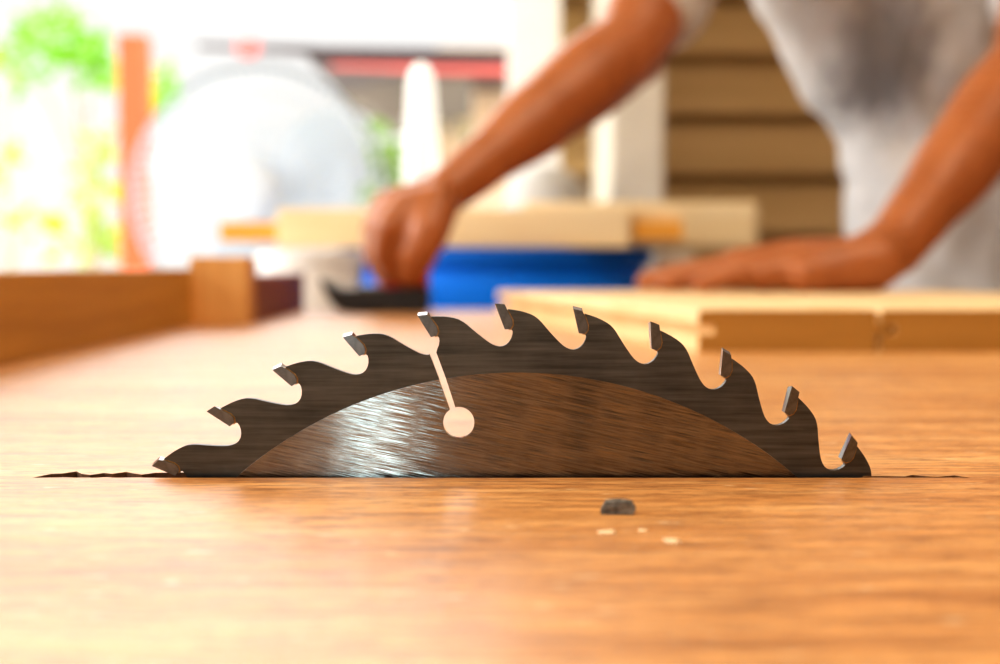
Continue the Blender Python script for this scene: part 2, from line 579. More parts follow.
for n_, (px, py, s, lab) in enumerate([(607, 531, 0.0011, 'pale sawdust fleck on the bench just below the grey chip'),
                                       (643, 529, 0.0007, 'tiny pale sawdust fleck between the grey chip and the larger flecks'),
                                       (672, 540, 0.0011, 'pale sawdust fleck on the bench, the one farthest from the grey chip')]):
    bm = bmesh.new()
    bmesh.ops.create_icosphere(bm, subdivisions=2, radius=1.0)
    for v in bm.verts:
        v.co = Vector((v.co.x * s * 1.3, v.co.y * s, max(-0.2, v.co.z) * s * 0.35)) * (1 + 0.5 * noise.noise(v.co * 2 + Vector((n_, 0, 0))))
    o = finish('sawdust_fleck', bm, M['crumb'], smooth='all', loc=on_table(px, py) + Vector((0, 0, s * 0.06)))
    o.rotation_euler = (0, 0, n_ * 1.1)
    tag(o, lab, 'sawdust', 'sawdust flecks by the chip')

# ---------------------------------------------------------------- fence, block, strip
bm = bmesh.new(); box(bm, -0.224, -0.196, 0.06, 0.884, ZT, ZT + 0.0360, 0.0012)
tag(finish('fence_rail', bm, M['fence']), 'long brown wooden rail lying along the bench beside the saw', 'rail')
bm = bmesh.new()
x0, x1 = at(189, 300, 0.893).x, at(247, 300, 0.893).x
box(bm, x0, x1, 0.893, 0.925, ZT, ZT + 0.0437, 0.0015)
tag(finish('wood_block', bm, M['block']), 'upright orange wooden block at the end of the brown rail', 'block')
bm = bmesh.new()
box(bm, -0.183, -0.163, 0.928, 1.155, ZT, ZT + 0.031, 0.001)
tag(finish('wood_strip', bm, M['redwood']), 'dark red-brown wooden strip on the bench behind the orange block', 'strip')

# ---------------------------------------------------------------- tongue and groove boards under the hand
BT = 0.0187
P0, P1 = on_table(698, 350), Vector((at(497, 288, 1.05).x, 1.05, 0))
bw = (880 - 698) * P0.y / F * 1.0
labs = ['pale tongue-and-groove board whose grooved edge faces the saw, first of the row',
        'pale tongue-and-groove board lying under the palm, second from the grooved edge',
        'pale tongue-and-groove board third from the open grooved edge',
        'pale tongue-and-groove board farthest from the open grooved edge']
slant = (P1.x - P0.x) / (P1.y - P0.y)
for k in range(4):
    w, g = bw - 0.0018, 0.0005
    tz0, tz1, tl = BT * 0.40, BT * 0.66, 0.007
    prof = [(0, 0), (w, 0), (w, tz0 + 0.0007), (w + tl - 0.001, tz0 + 0.0009), (w + tl - 0.001, tz1 - 0.0009), (w, tz1 - 0.0007), (w, BT - 0.001), (w - 0.001, BT),
            (0.001, BT), (0, BT - 0.001), (0, tz1), (tl, tz1 - 0.0004), (tl, tz0 + 0.0004), (0, tz0)]
    bm = bmesh.new()
    prism(bm, [prof], P0.y, P1.y)
    for f in bm.faces:
        ys = {round(v.co.y, 5) for v in f.verts}
        if len(ys) == 1:
            f.material_index = 1
    for v in bm.verts:
        v.co.x += slant * (v.co.y - P0.y) + (0.00025 * k)
    o = finish('floor_board', bm, [M['board'], M['board_end']], loc=(P0.x + k * bw, 0, ZT))
    tag(o, labs[k], 'board', 'tongue-and-groove boards on the bench')

# ---------------------------------------------------------------- blue barrel and what lies on it
BY, BR = 1.60, 0.176
bcx = at(494, 260, 1.46).x
bz = at(500, 246, 1.44).z
bar = thing('barrel', 'bright blue plastic barrel standing behind the bench under a stack of planks', 'barrel', (bcx, BY, 0))
bm = bmesh.new()
prof = [(BR * 0.93, 0), (BR * 0.98, 0.02)]
for k in range(24):
    h = 0.03 + (bz - 0.07) * k / 23
    prof.append((BR * (1 + 0.02 * sin(pi * k / 23)) + (0.006 if k in (8, 16) else 0), h))
prof += [(BR * 0.98, bz - 0.03), (BR * 0.96, bz - 0.02)]
lathe(bm, prof, 64)
finish('barrel_body', bm, M['blue'], bar, True)
bm = bmesh.new()
lathe(bm, [(BR * 0.97, bz - 0.02), (BR * 1.015, bz - 0.018), (BR * 1.02, bz - 0.002), (BR * 0.99, bz), (BR * 0.9, bz), (BR * 0.88, bz - 0.01)], 64)
finish('barrel_lid', bm, M['blue_lid'], bar, True)

YP = 1.44
pz0 = bz
a_, b_ = at(277, 240, YP), at(684, 240, YP)
zA = at(500, 207, YP).z
bm = bmesh.new()
box(bm, a_.x, b_.x - 0.056, YP, YP + 0.11, bz, zA, 0.002)
box(bm, b_.x - 0.0555, b_.x, YP + 0.016, YP + 0.11, bz + 0.005, zA, 0.002)
plankA = finish('plank', bm, M['plank'])
bm = bmesh.new()
box(bm, b_.x - 0.052, b_.x - 0.001, YP + 0.004, YP + 0.0145, at(0, 238, YP).z, at(0, 219, YP).z, 0.001)
o = finish('notch_patch', bm, M['orange'], plankA)
o['label'] = 'darker orange end face'
tag(plankA, 'pale yellow plank lying across the blue barrel, nearest of its stack', 'plank')
bm = bmesh.new()
c_, d_ = at(224, 230, 1.58), at(330, 230, 1.58)
box(bm, c_.x, at(500, 230, 1.58).x, YP + 0.112, YP + 0.16, at(0, 240, 1.58).z, at(0, 221, 1.58).z, 0.002)
tag(finish('batten', bm, M['orange']), 'thin orange batten whose end sticks out past the pale plank over the barrel', 'batten')
bm = bmesh.new()
e_, f_ = at(520, 230, 1.66), at(751, 230, 1.66)
box(bm, e_.x, f_.x, YP + 0.165, YP + 0.30, bz - 0.0, at(0, 200, 1.62).z, 0.008, 3)
for v in bm.verts:
    v.co.x += 0
tag(finish('plank', bm, M['plank']), 'rounded pale plank behind the stack, its end reaching towards the worker', 'plank')
bm = bmesh.new()
g_, h_ = at(652, 260, 1.62), at(690, 260, 1.62)
box(bm, 0.185, 0.225, YP + 0.17, YP + 0.21, 0, bz - 0.001, 0.002)
tag(finish('prop_post', bm, M['prop']), 'pale wooden prop standing under the free end of the plank stack', 'post')

# white pail beside the barrel
w_ = at(322, 280, 1.35)
pail = thing('pail', 'overexposed white plastic pail between the red-brown strip and the blue barrel', 'pail', (w_.x - 0.012, 1.36, 0))
bm = bmesh.new()
lathe(bm, [(0.028, 0.0), (0.03, 0.01), (0.034, 0.82), (0.030, 0.83)], 40)
bm.free()
bm = bmesh.new()
pz = at(0, 250, 1.36).z
lathe(bm, [(0.040, pz - 0.30), (0.042, pz - 0.295), (0.050, pz - 0.012), (0.0535, pz - 0.010), (0.0535, pz), (0.050, pz), (0.047, pz - 0.003), (0.040, pz - 0.28)], 40)
finish('pail_body', bm, M['white_plastic'], pail, True)
bm = bmesh.new()
tube(bm, [(0.052 * cos(pi * k / 16), -0.01 - 0.02 * sin(pi * k / 16), pz - 0.01 - 0.07 * sin(pi * k / 16)) for k in range(17)], 0.0015, 6)
finish('bail_handle', bm, M['tool_steel'], pail, True)
# stool that carries the pail
stool = thing('stool', 'white-painted stool hidden behind the bench under the white pail', 'stool', (w_.x - 0.012, 1.36, 0))
bm = bmesh.new(); lathe(bm, [(0.10, pz - 0.325), (0.104, pz - 0.322), (0.104, pz - 0.303), (0.10, pz - 0.30)], 40); finish('seat', bm, M['white_paint'], stool, True)
for k in range(3):
    a = 2 * pi * k / 3 + 0.4
    bm = bmesh.new(); tube(bm, [(0.075 * cos(a), 0.075 * sin(a), pz - 0.323), (0.12 * cos(a), 0.12 * sin(a), 0)], [0.014, 0.011], 12); finish('leg', bm, M['white_paint'], stool, True)

# dome topped bin behind the planks
dq = at(548, 180, 2.0)
dome = thing('dustbin', 'pale grey dome-topped bin standing behind the plank stack', 'bin', (dq.x, 2.05, 0))
rz_ = at(590, 180, 2.05).x - dq.x
zt_ = at(548, 160, 1.97).z
bm = bmesh.new()
lathe(bm, [(rz_ * 0.85, 0), (rz_ * 0.88, 0.01), (rz_ * 1.0, zt_ - 0.10), (rz_ * 0.98, zt_ - 0.095)], 40)
finish('bin_body', bm, M['grey_plastic'], dome, True)
bm = bmesh.new()
lathe(bm, [(rz_ * 1.05, zt_ - 0.097), (rz_ * 1.06, zt_ - 0.08)] + [(rz_ * 1.05 * cos(a * pi / 2 / 9), zt_ - 0.078 + 0.078 * sin(a * pi / 2 / 9)) for a in range(0, 9)] + [(0.004, zt_)], 40)
finish('dome_lid', bm, M['grey_plastic'], dome, True)

# tapered white pole with rounded tip
wp = at(421, 130, 2.6)
bm = bmesh.new()
zt_ = at(421, 62, 2.6).z
r0, r1 = at(435, 0, 2.6).x - wp.x, at(440, 0, 2.6).x - wp.x
prof = [(r1 * 1.5, 0), (r1 * 1.45, 0.4), (r1 * 1.0, zt_ - 0.26), (r0 * 0.93, zt_ - 0.05)] + [(r0 * 0.93 * cos(a * pi / 16), zt_ - 0.05 + 0.05 * sin(a * pi / 16)) for a in range(1, 8)] + [(0.0015, zt_)]
lathe(bm, prof, 32)
tag(finish('white_pole', bm, M['white_paint'], smooth=True, loc=(wp.x, 2.6, 0)), 'tapered white pole with a rounded tip standing behind the reaching forearm', 'pole')

# ---------------------------------------------------------------- the hand plane
TY = 1.115
tz = ZT
q0, q1 = at(328, 300, TY), at(430, 300, TY)
tool = thing('hand_plane', 'black hand plane with a red knob gripped on the far edge of the bench', 'hand plane', (q0.x, TY, tz))
L = q1.x - q0.x
sole = [(-0.004, 0.0265), (0.000, 0.0265), (0.010, 0.019), (0.020, 0.0185), (0.058, 0.0195), (L - 0.014, 0.021), (L, 0.019), (L, 0.004), (L - 0.004, 0.0), (0.018, 0.0), (0.008, 0.004), (0.002, 0.013)]
bm = bmesh.new(); prism(bm, [sole], -0.024, 0.024)
bmesh.ops.bevel(bm, geom=bm.edges[:], offset=0.0008, segments=1, affect='EDGES')
finish('plane_body', bm, M['black'], tool)
kx = at(400, 280, TY).x - q0.x
bm = bmesh.new(); lathe(bm, [(0.019, 0.0185), (0.020, 0.0205), (0.018, 0.025), (0.012, 0.028), (0.012, 0.032), (0.013, 0.037), (0.009, 0.042), (0.003, 0.0435)], 28, (kx, 0, 0)); finish('knob', bm, M['red'], tool, True)
bm = bmesh.new(); box(bm, L - 0.010, L - 0.001, -0.018, 0.016, 0.0190, 0.034, 0.002); o = finish('rear_stop', bm, M['red'], tool); o['label'] = 'small red stop at the heel'
bm = bmesh.new(); box(bm, 0.026, 0.046, -0.018, 0.018, 0.0185, 0.0215, 0.0008, mtx=None); finish('plane_iron', bm, M['tool_steel'], tool)


# ---------------------------------------------------------------- the worker
def remesh(name, bm, voxel, smooth_it, mat, parent=None, disp=None):
    me = bpy.data.meshes.new('tmp')
    bm.to_mesh(me); bm.free()
    o = bpy.data.objects.new('tmp', me); COL.objects.link(o)
    m = o.modifiers.new('r', 'REMESH'); m.mode = 'VOXEL'; m.voxel_size = voxel; m.use_smooth_shade = True
    s = o.modifiers.new('s', 'SMOOTH'); s.factor = 0.5; s.iterations = smooth_it
    dg = bpy.context.evaluated_depsgraph_get()
    new = bpy.data.meshes.new_from_object(o.evaluated_get(dg))
    bpy.data.objects.remove(o)
    new.name = name
    new.materials.clear(); new.materials.append(mat)
    if disp:
        nn = [v.normal.copy() for v in new.vertices]
        for v, nv in zip(new.vertices, nn):
            v.co += nv * disp(v.co)
    for p in new.polygons:
        p.use_smooth = True
    ob = bpy.data.objects.new(name, new); COL.objects.link(ob)
    if parent:
        ob.parent = parent
    return ob


_unit = bmesh.new()
bmesh.ops.create_uvsphere(_unit, u_segments=14, v_segments=9, radius=1.0)
_unit.verts.ensure_lookup_table()
UV_ = [v.co.copy() for v in _unit.verts]
UF_ = [[v.index for v in f.verts] for f in _unit.faces]
_unit.free()


def ball(bm, c, r, mtx=None):
    r3 = r if isinstance(r, (tuple, list)) else (r, r, r)
    vs = []
    for u in UV_:
        w = Vector((u.x * r3[0], u.y * r3[1], u.z * r3[2]))
        if mtx is not None:
            w = mtx @ w
        vs.append(bm.verts.new(Vector(c) + w))
    for f in UF_:
        bm.faces.new([vs[i] for i in f])


def limb(bm, pts, step=0.35):
    """pts: list of (point, radius); smooth path through the joints"""
    P = [Vector(p) for p, r in pts]
    Rr = [r for p, r in pts]
    for i in range(len(P) - 1):
        p0, p1, p2, p3 = P[max(0, i - 1)], P[i], P[i + 1], P[min(len(P) - 1, i + 2)]
        n = max(2, int((p2 - p1).length / (step * min(Rr[i], Rr[i + 1]))))
        for k in range(n + (1 if i == len(P) - 2 else 0)):
            t = k / n
            q = 0.5 * ((2 * p1) + (p2 - p0) * t + (2 * p0 - 5 * p1 + 4 * p2 - p3) * t * t + (3 * p1 - p0 - 3 * p2 + p3) * t ** 3)
            q = q.lerp(p1.lerp(p2, t), 0.4)
            s = t * t * (3 - 2 * t)
            ball(bm, q, Rr[i] * (1 - s) + Rr[i + 1] * s)


person = thing('person', 'worker in a grey short-sleeved shirt leaning over the bench, one palm flat on the boards', 'person', (0.40, 1.5, 0))
PO = Vector((0.40, 1.5, 0))
B = bmesh.new()
# joints
shR, elR, wrR = at(722, -130, 1.36), at(628, 45, 1.215), at(446, 190, 1.10)
shL, elL, wrL = at(1085, -125, 1.37), at(1035, 62, 1.15), at(893, 245, 1.015)
up = Vector((0, 0, 1))
# right arm (holds the plane)
limb(B, [(shR, 0.052), (shR.lerp(elR, 0.35), 0.049), (shR.lerp(elR, 0.8), 0.038), (elR, 0.0345), (elR.lerp(wrR, 0.22), 0.0365), (elR.lerp(wrR, 0.5), 0.0315), (elR.lerp(wrR, 0.8), 0.0225), (wrR, 0.019)])
ball(B, elR + Vector((0.006, 0.012, -0.004)), 0.030)
# right hand: back of hand, knuckles, fingers bent down round the knob, thumb
YH = 1.10
kI, kM, kRg, kP = at(404, 207, 1.075), at(394, 202, 1.09), at(385, 204, 1.108), at(380, 211, 1.124)
for kk, rr, w in ((kI, 0.0135, at(440, 199, 1.088)), (kM, 0.0135, at(440, 193, 1.096)), (kRg, 0.0125, at(440, 192, 1.106)), (kP, 0.0115, at(440, 197, 1.115))):
    limb(B, [(w, 0.0165), (w.lerp(kk, 0.55), rr + 0.001), (kk, rr)])
knobc = Vector((q0.x + kx, TY, tz + 0.036))
fing = [(kI, [(389, 225, 1.064), (386, 249, 1.074), (393, 272, 1.090)], 0.0112),
        (kM, [(380, 224, 1.078), (377, 248, 1.090), (385, 273, 1.103)], 0.0112),
        (kRg, [(375, 226, 1.098), (374, 249, 1.110), (382, 272, 1.120)], 0.0106),
        (kP, [(376, 231, 1.120), (377, 252, 1.128), (386, 269, 1.134)], 0.0092)]
for kk, js, r in fing:
    js = [at(*j) for j in js]
    limb(B, [(kk, r + 0.0018), (kk.lerp(js[0], 0.5), r), (js[0], r + 0.0006), (js[1], r), (js[2], r * 0.82)])
thb = [at(436, 205, 1.080), at(428, 228, 1.066), at(419, 250, 1.066), at(411, 272, 1.083)]
limb(B, [(thb[0], 0.0185), (thb[1], 0.0175), (thb[2], 0.0150), (thb[3], 0.0110)])
limb(B, [(at(432, 212, 1.10), 0.016), (at(412, 222, 1.105), 0.015), (at(400, 214, 1.108), 0.013)])
limb(B, [(thb[1], 0.012), (kI.lerp(thb[0], 0.5), 0.012)])
# left arm (palm flat on the boards)
limb(B, [(shL, 0.052), (shL.lerp(elL, 0.35), 0.049), (shL.lerp(elL, 0.8), 0.040), (elL, 0.0365), (elL.lerp(wrL, 0.25), 0.0375), (elL.lerp(wrL, 0.55), 0.0325), (elL.lerp(wrL, 0.82), 0.0255), (wrL, 0.0225)])
ZB = ZT + BT
hx = lambda px, Y: at(px, 288, Y).x
wl = wrL
heel = Vector((at(880, 270, 1.0).x, 1.0, ZB + 0.018))
limb(B, [(wrL, 0.0225), (heel + Vector((-0.012, -0.004, 0.004)), 0.0205)])
# metacarpals: little finger nearest the saw, index on the worker's side
kn = {}
for nm, dy, px, zz, r in (('l', -0.034, 752, 0.0125, 0.0115), ('r', -0.012, 744, 0.0165, 0.0125), ('m', 0.011, 739, 0.0185, 0.0135), ('i', 0.033, 744, 0.0180, 0.0135)):
    k_ = Vector((at(px, 280, 1.0).x, 1.0 + dy, ZB + zz))
    kn[nm] = k_
    w0 = Vector((heel.x - 0.006, 1.0 + dy * 0.55, ZB + 0.0215))
    limb(B, [(w0, 0.019), (w0.lerp(k_, 0.5) + Vector((0, 0, 0.002)), r + 0.004), (k_, r)])
# fleshy heels of the palm
limb(B, [(heel + Vector((-0.010, -0.020, -0.002)), 0.0160), (kn['l'] + Vector((0.028, -0.002, 0)), 0.0135)])
limb(B, [(heel + Vector((-0.010, 0.018, -0.002)), 0.0165), (kn['i'] + Vector((0.035, 0.0, -0.003)), 0.0135)])
for nm, tipx, dy, r in (('l', 690, -0.012, 0.0076), ('r', 661, -0.007, 0.0086), ('m', 646, 0.001, 0.0090), ('i', 658, 0.011, 0.0087)):
    k_ = kn[nm]
    tp = Vector((at(tipx, 284, 1.0).x, k_.y + dy, ZB + r * 0.80))
    j1 = k_.lerp(tp, 0.44); j1.z = ZB + r + 0.0050
    j2 = k_.lerp(tp, 0.74); j2.z = ZB + r + 0.0018
    limb(B, [(k_, r + 0.0025), (k_.lerp(j1, 0.5) + Vector((0, 0, 0.001)), r + 0.0004), (j1, r + 0.0005), (j2, r), (tp, r * 0.80)])
t0 = Vector((heel.x - 0.028, 1.032, ZB + 0.0165))
limb(B, [(t0, 0.0165), (t0 + Vector((-0.026, 0.026, -0.003)), 0.0135), (t0 + Vector((-0.052, 0.043, -0.005)), 0.0112), (t0 + Vector((-0.078, 0.050, -0.0075)), 0.0085)])
# trunk, neck, legs
pel = Vector((0.49, 1.56, 0.83))
chest = Vector((0.40, 1.44, 1.19))
shm = (shR + shL) / 2
for k in range(9):
    t = k / 8
    c = pel.lerp(chest, t)
    ball(B, c, (0.09 - 0.015 * sin(pi * t), 0.075, 0.07))
limb(B, [(shR + Vector((0.02, 0.01, 0)), 0.055), (shm + Vector((0, 0.03, 0.03)), 0.075), (shL + Vector((-0.02, 0.01, 0)), 0.055)])
limb(B, [(chest, 0.10), (shm + Vector((0, 0.02, 0)), 0.085)])
hd = Vector((shm.x - 0.045, 1.25, shm.z + 0.235))
fw = Vector((-0.38, -0.72, -0.58)).normalized()
limb(B, [(shm + Vector((0, 0.01, 0.04)), 0.062), (shm.lerp(hd, 0.5) + Vector((0, 0.02, 0)), 0.052), (hd - fw * 0.03 + Vector((0, 0, -0.03)), 0.052)])
rt = fw.cross(up).normalized()          # towards the face's own left/right
hu = rt.cross(fw).normalized()
HM = Matrix((rt, fw, hu)).transposed()


def hp(x, y, z):
    return hd + rt * x + fw * y + hu * z


ball(B, hp(0, -0.012, 0.032), (0.074, 0.094, 0.083), HM)
ball(B, hp(0, 0.018, -0.03), (0.060, 0.070, 0.080), HM)
limb(B, [(hp(-0.035, 0.025, -0.062), 0.030), (hp(0, 0.062, -0.090), 0.024), (hp(0.035, 0.025, -0.062), 0.030)])
limb(B, [(hp(0, 0.085, 0.012), 0.010), (hp(0, 0.100, -0.018), 0.012), (hp(0, 0.106, -0.032), 0.013)])
for s in (-1, 1):
    ball(B, hp(0.012 * s, 0.094, -0.036), 0.010)
    ball(B, hp(0.036 * s, 0.058, -0.022), 0.026)
    limb(B, [(hp(0.048 * s, 0.074, 0.024), 0.010), (hp(0.016 * s, 0.084, 0.026), 0.010)])
    for k in range(7):
        a = pi * 0.15 + k * pi * 1.3 / 6
        ball(B, hp((0.074 + 0.010 * sin(a)) * s, -0.012 - 0.014 * sin(a), -0.004 + 0.028 * cos(a)), 0.0075)
limb(B, [(hp(-0.022, 0.084, -0.062), 0.008), (hp(0, 0.092, -0.060), 0.009), (hp(0.022, 0.084, -0.062), 0.008)])
for s in (-1, 1):
    hip = pel + Vector((0.085 * s, 0.0, -0.04))
    knee = Vector((pel.x + 0.10 * s, pel.y - 0.03, 0.47))
    ank = Vector((pel.x + 0.11 * s, pel.y + 0.02, 0.08))
    limb(B, [(hip, 0.085), (hip.lerp(knee, 0.5), 0.070), (knee, 0.052), (knee.lerp(ank, 0.35), 0.052), (ank, 0.036)])
    limb(B, [(ank, 0.036), (ank + Vector((0, -0.12, -0.045)), 0.03)])
body = remesh('body', B, 0.0030, 5, M['skin'])
body.parent = person
body.matrix_parent_inverse = Matrix.Translation(-PO)

# face details and hair
for s in (-1, 1):
    bm = bmesh.new(); bmesh.ops.create_uvsphere(bm, u_segments=20, v_segments=14, radius=0.0115)
    o = finish('eye', bm, M['eye'], person, 'all', hp(0.031 * s, 0.077, 0.008) - PO)
    bm = bmesh.new(); bmesh.ops.create_uvsphere(bm, u_segments=16, v_segments=10, radius=0.0055)
    o2 = finish('iris', bm, M['iris'], o, 'all', fw * 0.0075 - hu * 0.002)
bm = bmesh.new()
limb(bm, [(hp(-0.020, 0.0895, -0.0615), 0.0035), (hp(0, 0.099, -0.061), 0.0048), (hp(0.020, 0.0895, -0.0615), 0.0035)])
o = remesh('lips', bm, 0.0015, 2, M['lip']); o.parent = person; o.matrix_parent_inverse = Matrix.Translation(-PO)
bm = bmesh.new()
ball(bm, hp(0, -0.022, 0.046), (0.080, 0.094, 0.080), HM)
ball(bm, hp(0, -0.05, 0.005), (0.073, 0.066, 0.075), HM)
o = remesh('hair', bm, 0.004, 3, M['hair'], None, lambda c: 0.003 * noise.noise(c * 90)); o.parent = person; o.matrix_parent_inverse = Matrix.Translation(-PO)

# shirt
S = bmesh.new()
rows = []
for (py, xl_, xr_, Yc, dep) in ((-150, 770, 1040, 1.385, 0.085), (-115, 735, 1075, 1.39, 0.105), (-60, 738, 1078, 1.40, 0.12), (0, 757, 1072, 1.42, 0.13), (35, 782, 1066, 1.44, 0.13), (70, 807, 1060, 1.455, 0.125),
                                (105, 833, 1055, 1.47, 0.12), (140, 852, 1052, 1.48, 0.118), (190, 859, 1055, 1.49, 0.12), (240, 856, 1064, 1.50, 0.125), (290, 850, 1074, 1.505, 0.13), (335, 833, 1082, 1.51, 0.135), (380, 830, 1088, 1.515, 0.135)):
    l_, r_ = at(xl_, py, Yc - 0.02), at(xr_, py, Yc - 0.02)
    rows.append(((l_ + r_) / 2, (r_.x - l_.x) / 2, dep, Yc))
NS = 96
fine = []
for i in range(len(rows) - 1):
    for k in range(10):
        t = k / 10
        a, b = rows[i], rows[i + 1]
        fine.append((a[0].lerp(b[0], t), a[1] + (b[1] - a[1]) * t, a[2] + (b[2] - a[2]) * t, a[3] + (b[3] - a[3]) * t))
fine.append(rows[-1])
rings = []
for c, hw, dp, Yc in fine:
    ring = []
    for k in range(NS):
        a = 2 * pi * k / NS
        ca, sa = cos(a), sin(a)
        x = hw * math.copysign(abs(ca) ** 0.85, ca)
        y = dp * math.copysign(abs(sa) ** 0.85, sa)
        ring.append(S.verts.new((c.x + x, Yc + y, c.z)))
    rings.append(ring)
for a, b in zip(rings, rings[1:]):
    for k in range(NS):
        S.faces.new((a[k], a[(k + 1) % NS], b[(k + 1) % NS], b[k]))
S.faces.new(rings[0]); S.faces.new(rings[-1])
limb(S, [(shm + Vector((0, 0.02, 0.01)), 0.085), (shR + Vector((0.01, 0, 0)), 0.064), (shR.lerp(elR, 0.3), 0.062), (shR.lerp(elR, 0.665), 0.055)], 0.15)
limb(S, [(shm + Vector((0, 0.02, 0.01)), 0.085), (shL + Vector((-0.01, 0, 0)), 0.064), (shL.lerp(elL, 0.3), 0.062), (shL.lerp(elL, 0.62), 0.058)], 0.15)
limb(S, [(shm + Vector((0, 0.03, 0.02)), 0.08), (shm.lerp(hd, 0.25) + Vector((0, 0.02, 0)), 0.062)])


def folds(c):
    d = Vector((c.x * 10 + c.z * 9, c.y * 4, c.z * 5 - c.x * 5))
    return 0.013 * noise.noise(d) + 0.010 * noise.noise(d * 2.3 + Vector((5, 1, 0))) + 0.002 * noise.noise(c * 60)


shirt = remesh('shirt', S, 0.005, 4, M['shirt'], None, folds)
shirt.parent = person; shirt.matrix_parent_inverse = Matrix.Translation(-PO)
# trousers and shoes
T_ = bmesh.new()
for s in (-1, 1):
    hip = pel + Vector((0.07 * s, 0.0, -0.03))
    knee = Vector((pel.x + 0.10 * s, pel.y - 0.03, 0.47))
    ank = Vector((pel.x + 0.11 * s, pel.y + 0.02, 0.10))
    limb(T_, [(hip, 0.102), (hip.lerp(knee, 0.5), 0.086), (knee, 0.068), (ank, 0.056)])
ball(T_, pel + Vector((0, 0, -0.01)), (0.15, 0.108, 0.11))
tr = remesh('trousers', T_, 0.007, 3, M['denim'], None, lambda c: 0.006 * noise.noise(c * 18))
tr.parent = person; tr.matrix_parent_inverse = Matrix.Translation(-PO)
for s in (-1, 1):
    bm = bmesh.new()
    ank = Vector((pel.x + 0.11 * s, pel.y + 0.02, 0.05))
    for k in range(12):
        t = k / 11
        ball(bm, ank + Vector((0, 0.04 - 0.20 * t, -0.01 - 0.012 * t)), (0.044 - 0.01 * abs(t - 0.6), 0.04, 0.040 - 0.012 * t))
    for v in bm.verts:
        v.co.z = max(0.001, v.co.z)
    sh_ = remesh('shoe', bm, 0.005, 2, M['shoe']); sh_.parent = person; sh_.matrix_parent_inverse = Matrix.Translation(-PO)

# ---------------------------------------------------------------- setting
def struct(name, bm, m):
    o = finish(name, bm, m)
    o['kind'] = 'structure'
    return o


bm = bmesh.new(); box(bm, -30, 30, -3, 60, -0.1, 0); struct('floor', bm, M['concrete'])
bm = bmesh.new(); box(bm, -2.2, 2.4, -2.4, 2.75, 2.55, 2.62); struct('ceiling', bm, M['ceiling'])
bm = bmesh.new(); box(bm, -2.2, 2.4, -2.5, -2.4, 0, 2.6); struct('wall_back', bm, M['room'])
bm = bmesh.new(); box(bm, 2.3, 2.4, -2.4, 2.75, 0, 2.6); struct('wall_right', bm, M['room'])
# lapped siding wall behind the worker
YW = 2.55
wx0 = at(556, 0, YW).x
pitch = 58.0 * YW / F
zl = at(700, 55, YW).z
bm = bmesh.new()
z = zl - math.ceil(zl / pitch) * pitch
prof = []
while z < 2.55:
    prof += [(0.0, z), (0.030, z + pitch)]
    z += pitch
prof = [(d, max(0.0, min(2.55, zz))) for d, zz in prof]
A = [bm.verts.new((wx0, YW - 0.045 + d * 1.5, zz)) for d, zz in prof]
Bv = [bm.verts.new((2.3, YW - 0.045 + d * 1.5, zz)) for d, zz in prof]
for i in range(len(prof) - 1):
    if (A[i].co - A[i + 1].co).length > 1e-6:
        bm.faces.new((A[i], A[i + 1], Bv[i + 1], Bv[i]))
box(bm, wx0, 2.3, YW + 0.001, YW + 0.10, 0, 2.55)
o = struct('wall_siding', bm, M['siding'])
# corner post and door jamb
bm = bmesh.new(); box(bm, at(508, 0, 2.48).x, at(561, 0, 2.48).x, 2.48, 2.66, 0, 2.55, 0.003); struct('trim_1', bm, M['white_paint'])
bm = bmesh.new(); box(bm, at(612, 0, 2.05).x, at(665, 0, 2.05).x, 2.05, 2.50, 0, 2.55, 0.003); struct('trim_2', bm, M['cream'])

# ---------------------------------------------------------------- pedestal fan
fy = 2.35
fc = at(258, 192, fy)
FR = at(384, 192, fy).x - fc.x
fan = thing('pedestal_fan', 'white pedestal fan with a round wire cage standing before the bright open side', 'fan', (fc.x, fy, 0))
fl = Vector((0, 0, fc.z))


def cage(front):
    b = bmesh.new()
    sy = -1 if front else 1
    dome_ = lambda r: sy * 0.075 * (1 - (r / FR) ** 2.2)
    NW = 72
    for k in range(NW):
        a = 2 * pi * k / NW
        ps = []
        for i in range(8):
            r = FR * (0.22 + 0.78 * i / 7)
            aa = a + 0.25 * (i / 7)
            ps.append(fl + Vector((r * cos(aa), dome_(r), r * sin(aa))))
        tube(b, ps, 0.0017, 5)
    for rr in (0.22, 0.5, 0.78, 1.0):
        r = FR * rr
        tube(b, [fl + Vector((r * cos(2 * pi * k / 64), dome_(r) if rr < 1 else 0, r * sin(2 * pi * k / 64))) for k in range(64)], 0.006 if rr == 1 else 0.002, 6, closed=True)
    return b


finish('front_cage', cage(True), M['fan_white'], fan, True)
finish('rear_cage', cage(False), M['fan_white'], fan, True)
bm = bmesh.new(); lathe(bm, [(0.02, -0.083), (FR * 0.2, -0.080), (FR * 0.23, -0.074), (FR * 0.23, -0.068), (0.02, -0.066)], 40, tuple(fl), 'y'); finish('badge_cap', bm, M['fan_white'], fan, True)
for k in range(3):
    b = bmesh.new()
    rows_ = []
    for i in range(9):
        t = i / 8
        r = FR * (0.16 + 0.76 * t)
        half = 0.30 + 0.42 * sin(pi * min(1, 0.15 + t * 0.8)) * (1 - 0.35 * t)
        rows_.append([b.verts.new(fl + Vector((r * cos(2 * pi * k / 3 + 0.5 + half * (j / 6 * 2 - 1)), 0.022 * (j / 3 - 1), r * sin(2 * pi * k / 3 + 0.5 + half * (j / 6 * 2 - 1))))) for j in range(7)])
    for a_r, b_r in zip(rows_, rows_[1:]):
        for j in range(6):
            b.faces.new((a_r[j], a_r[j + 1], b_r[j + 1], b_r[j]))
    finish('fan_blade', b, M['fan_blade'], fan, 'all')
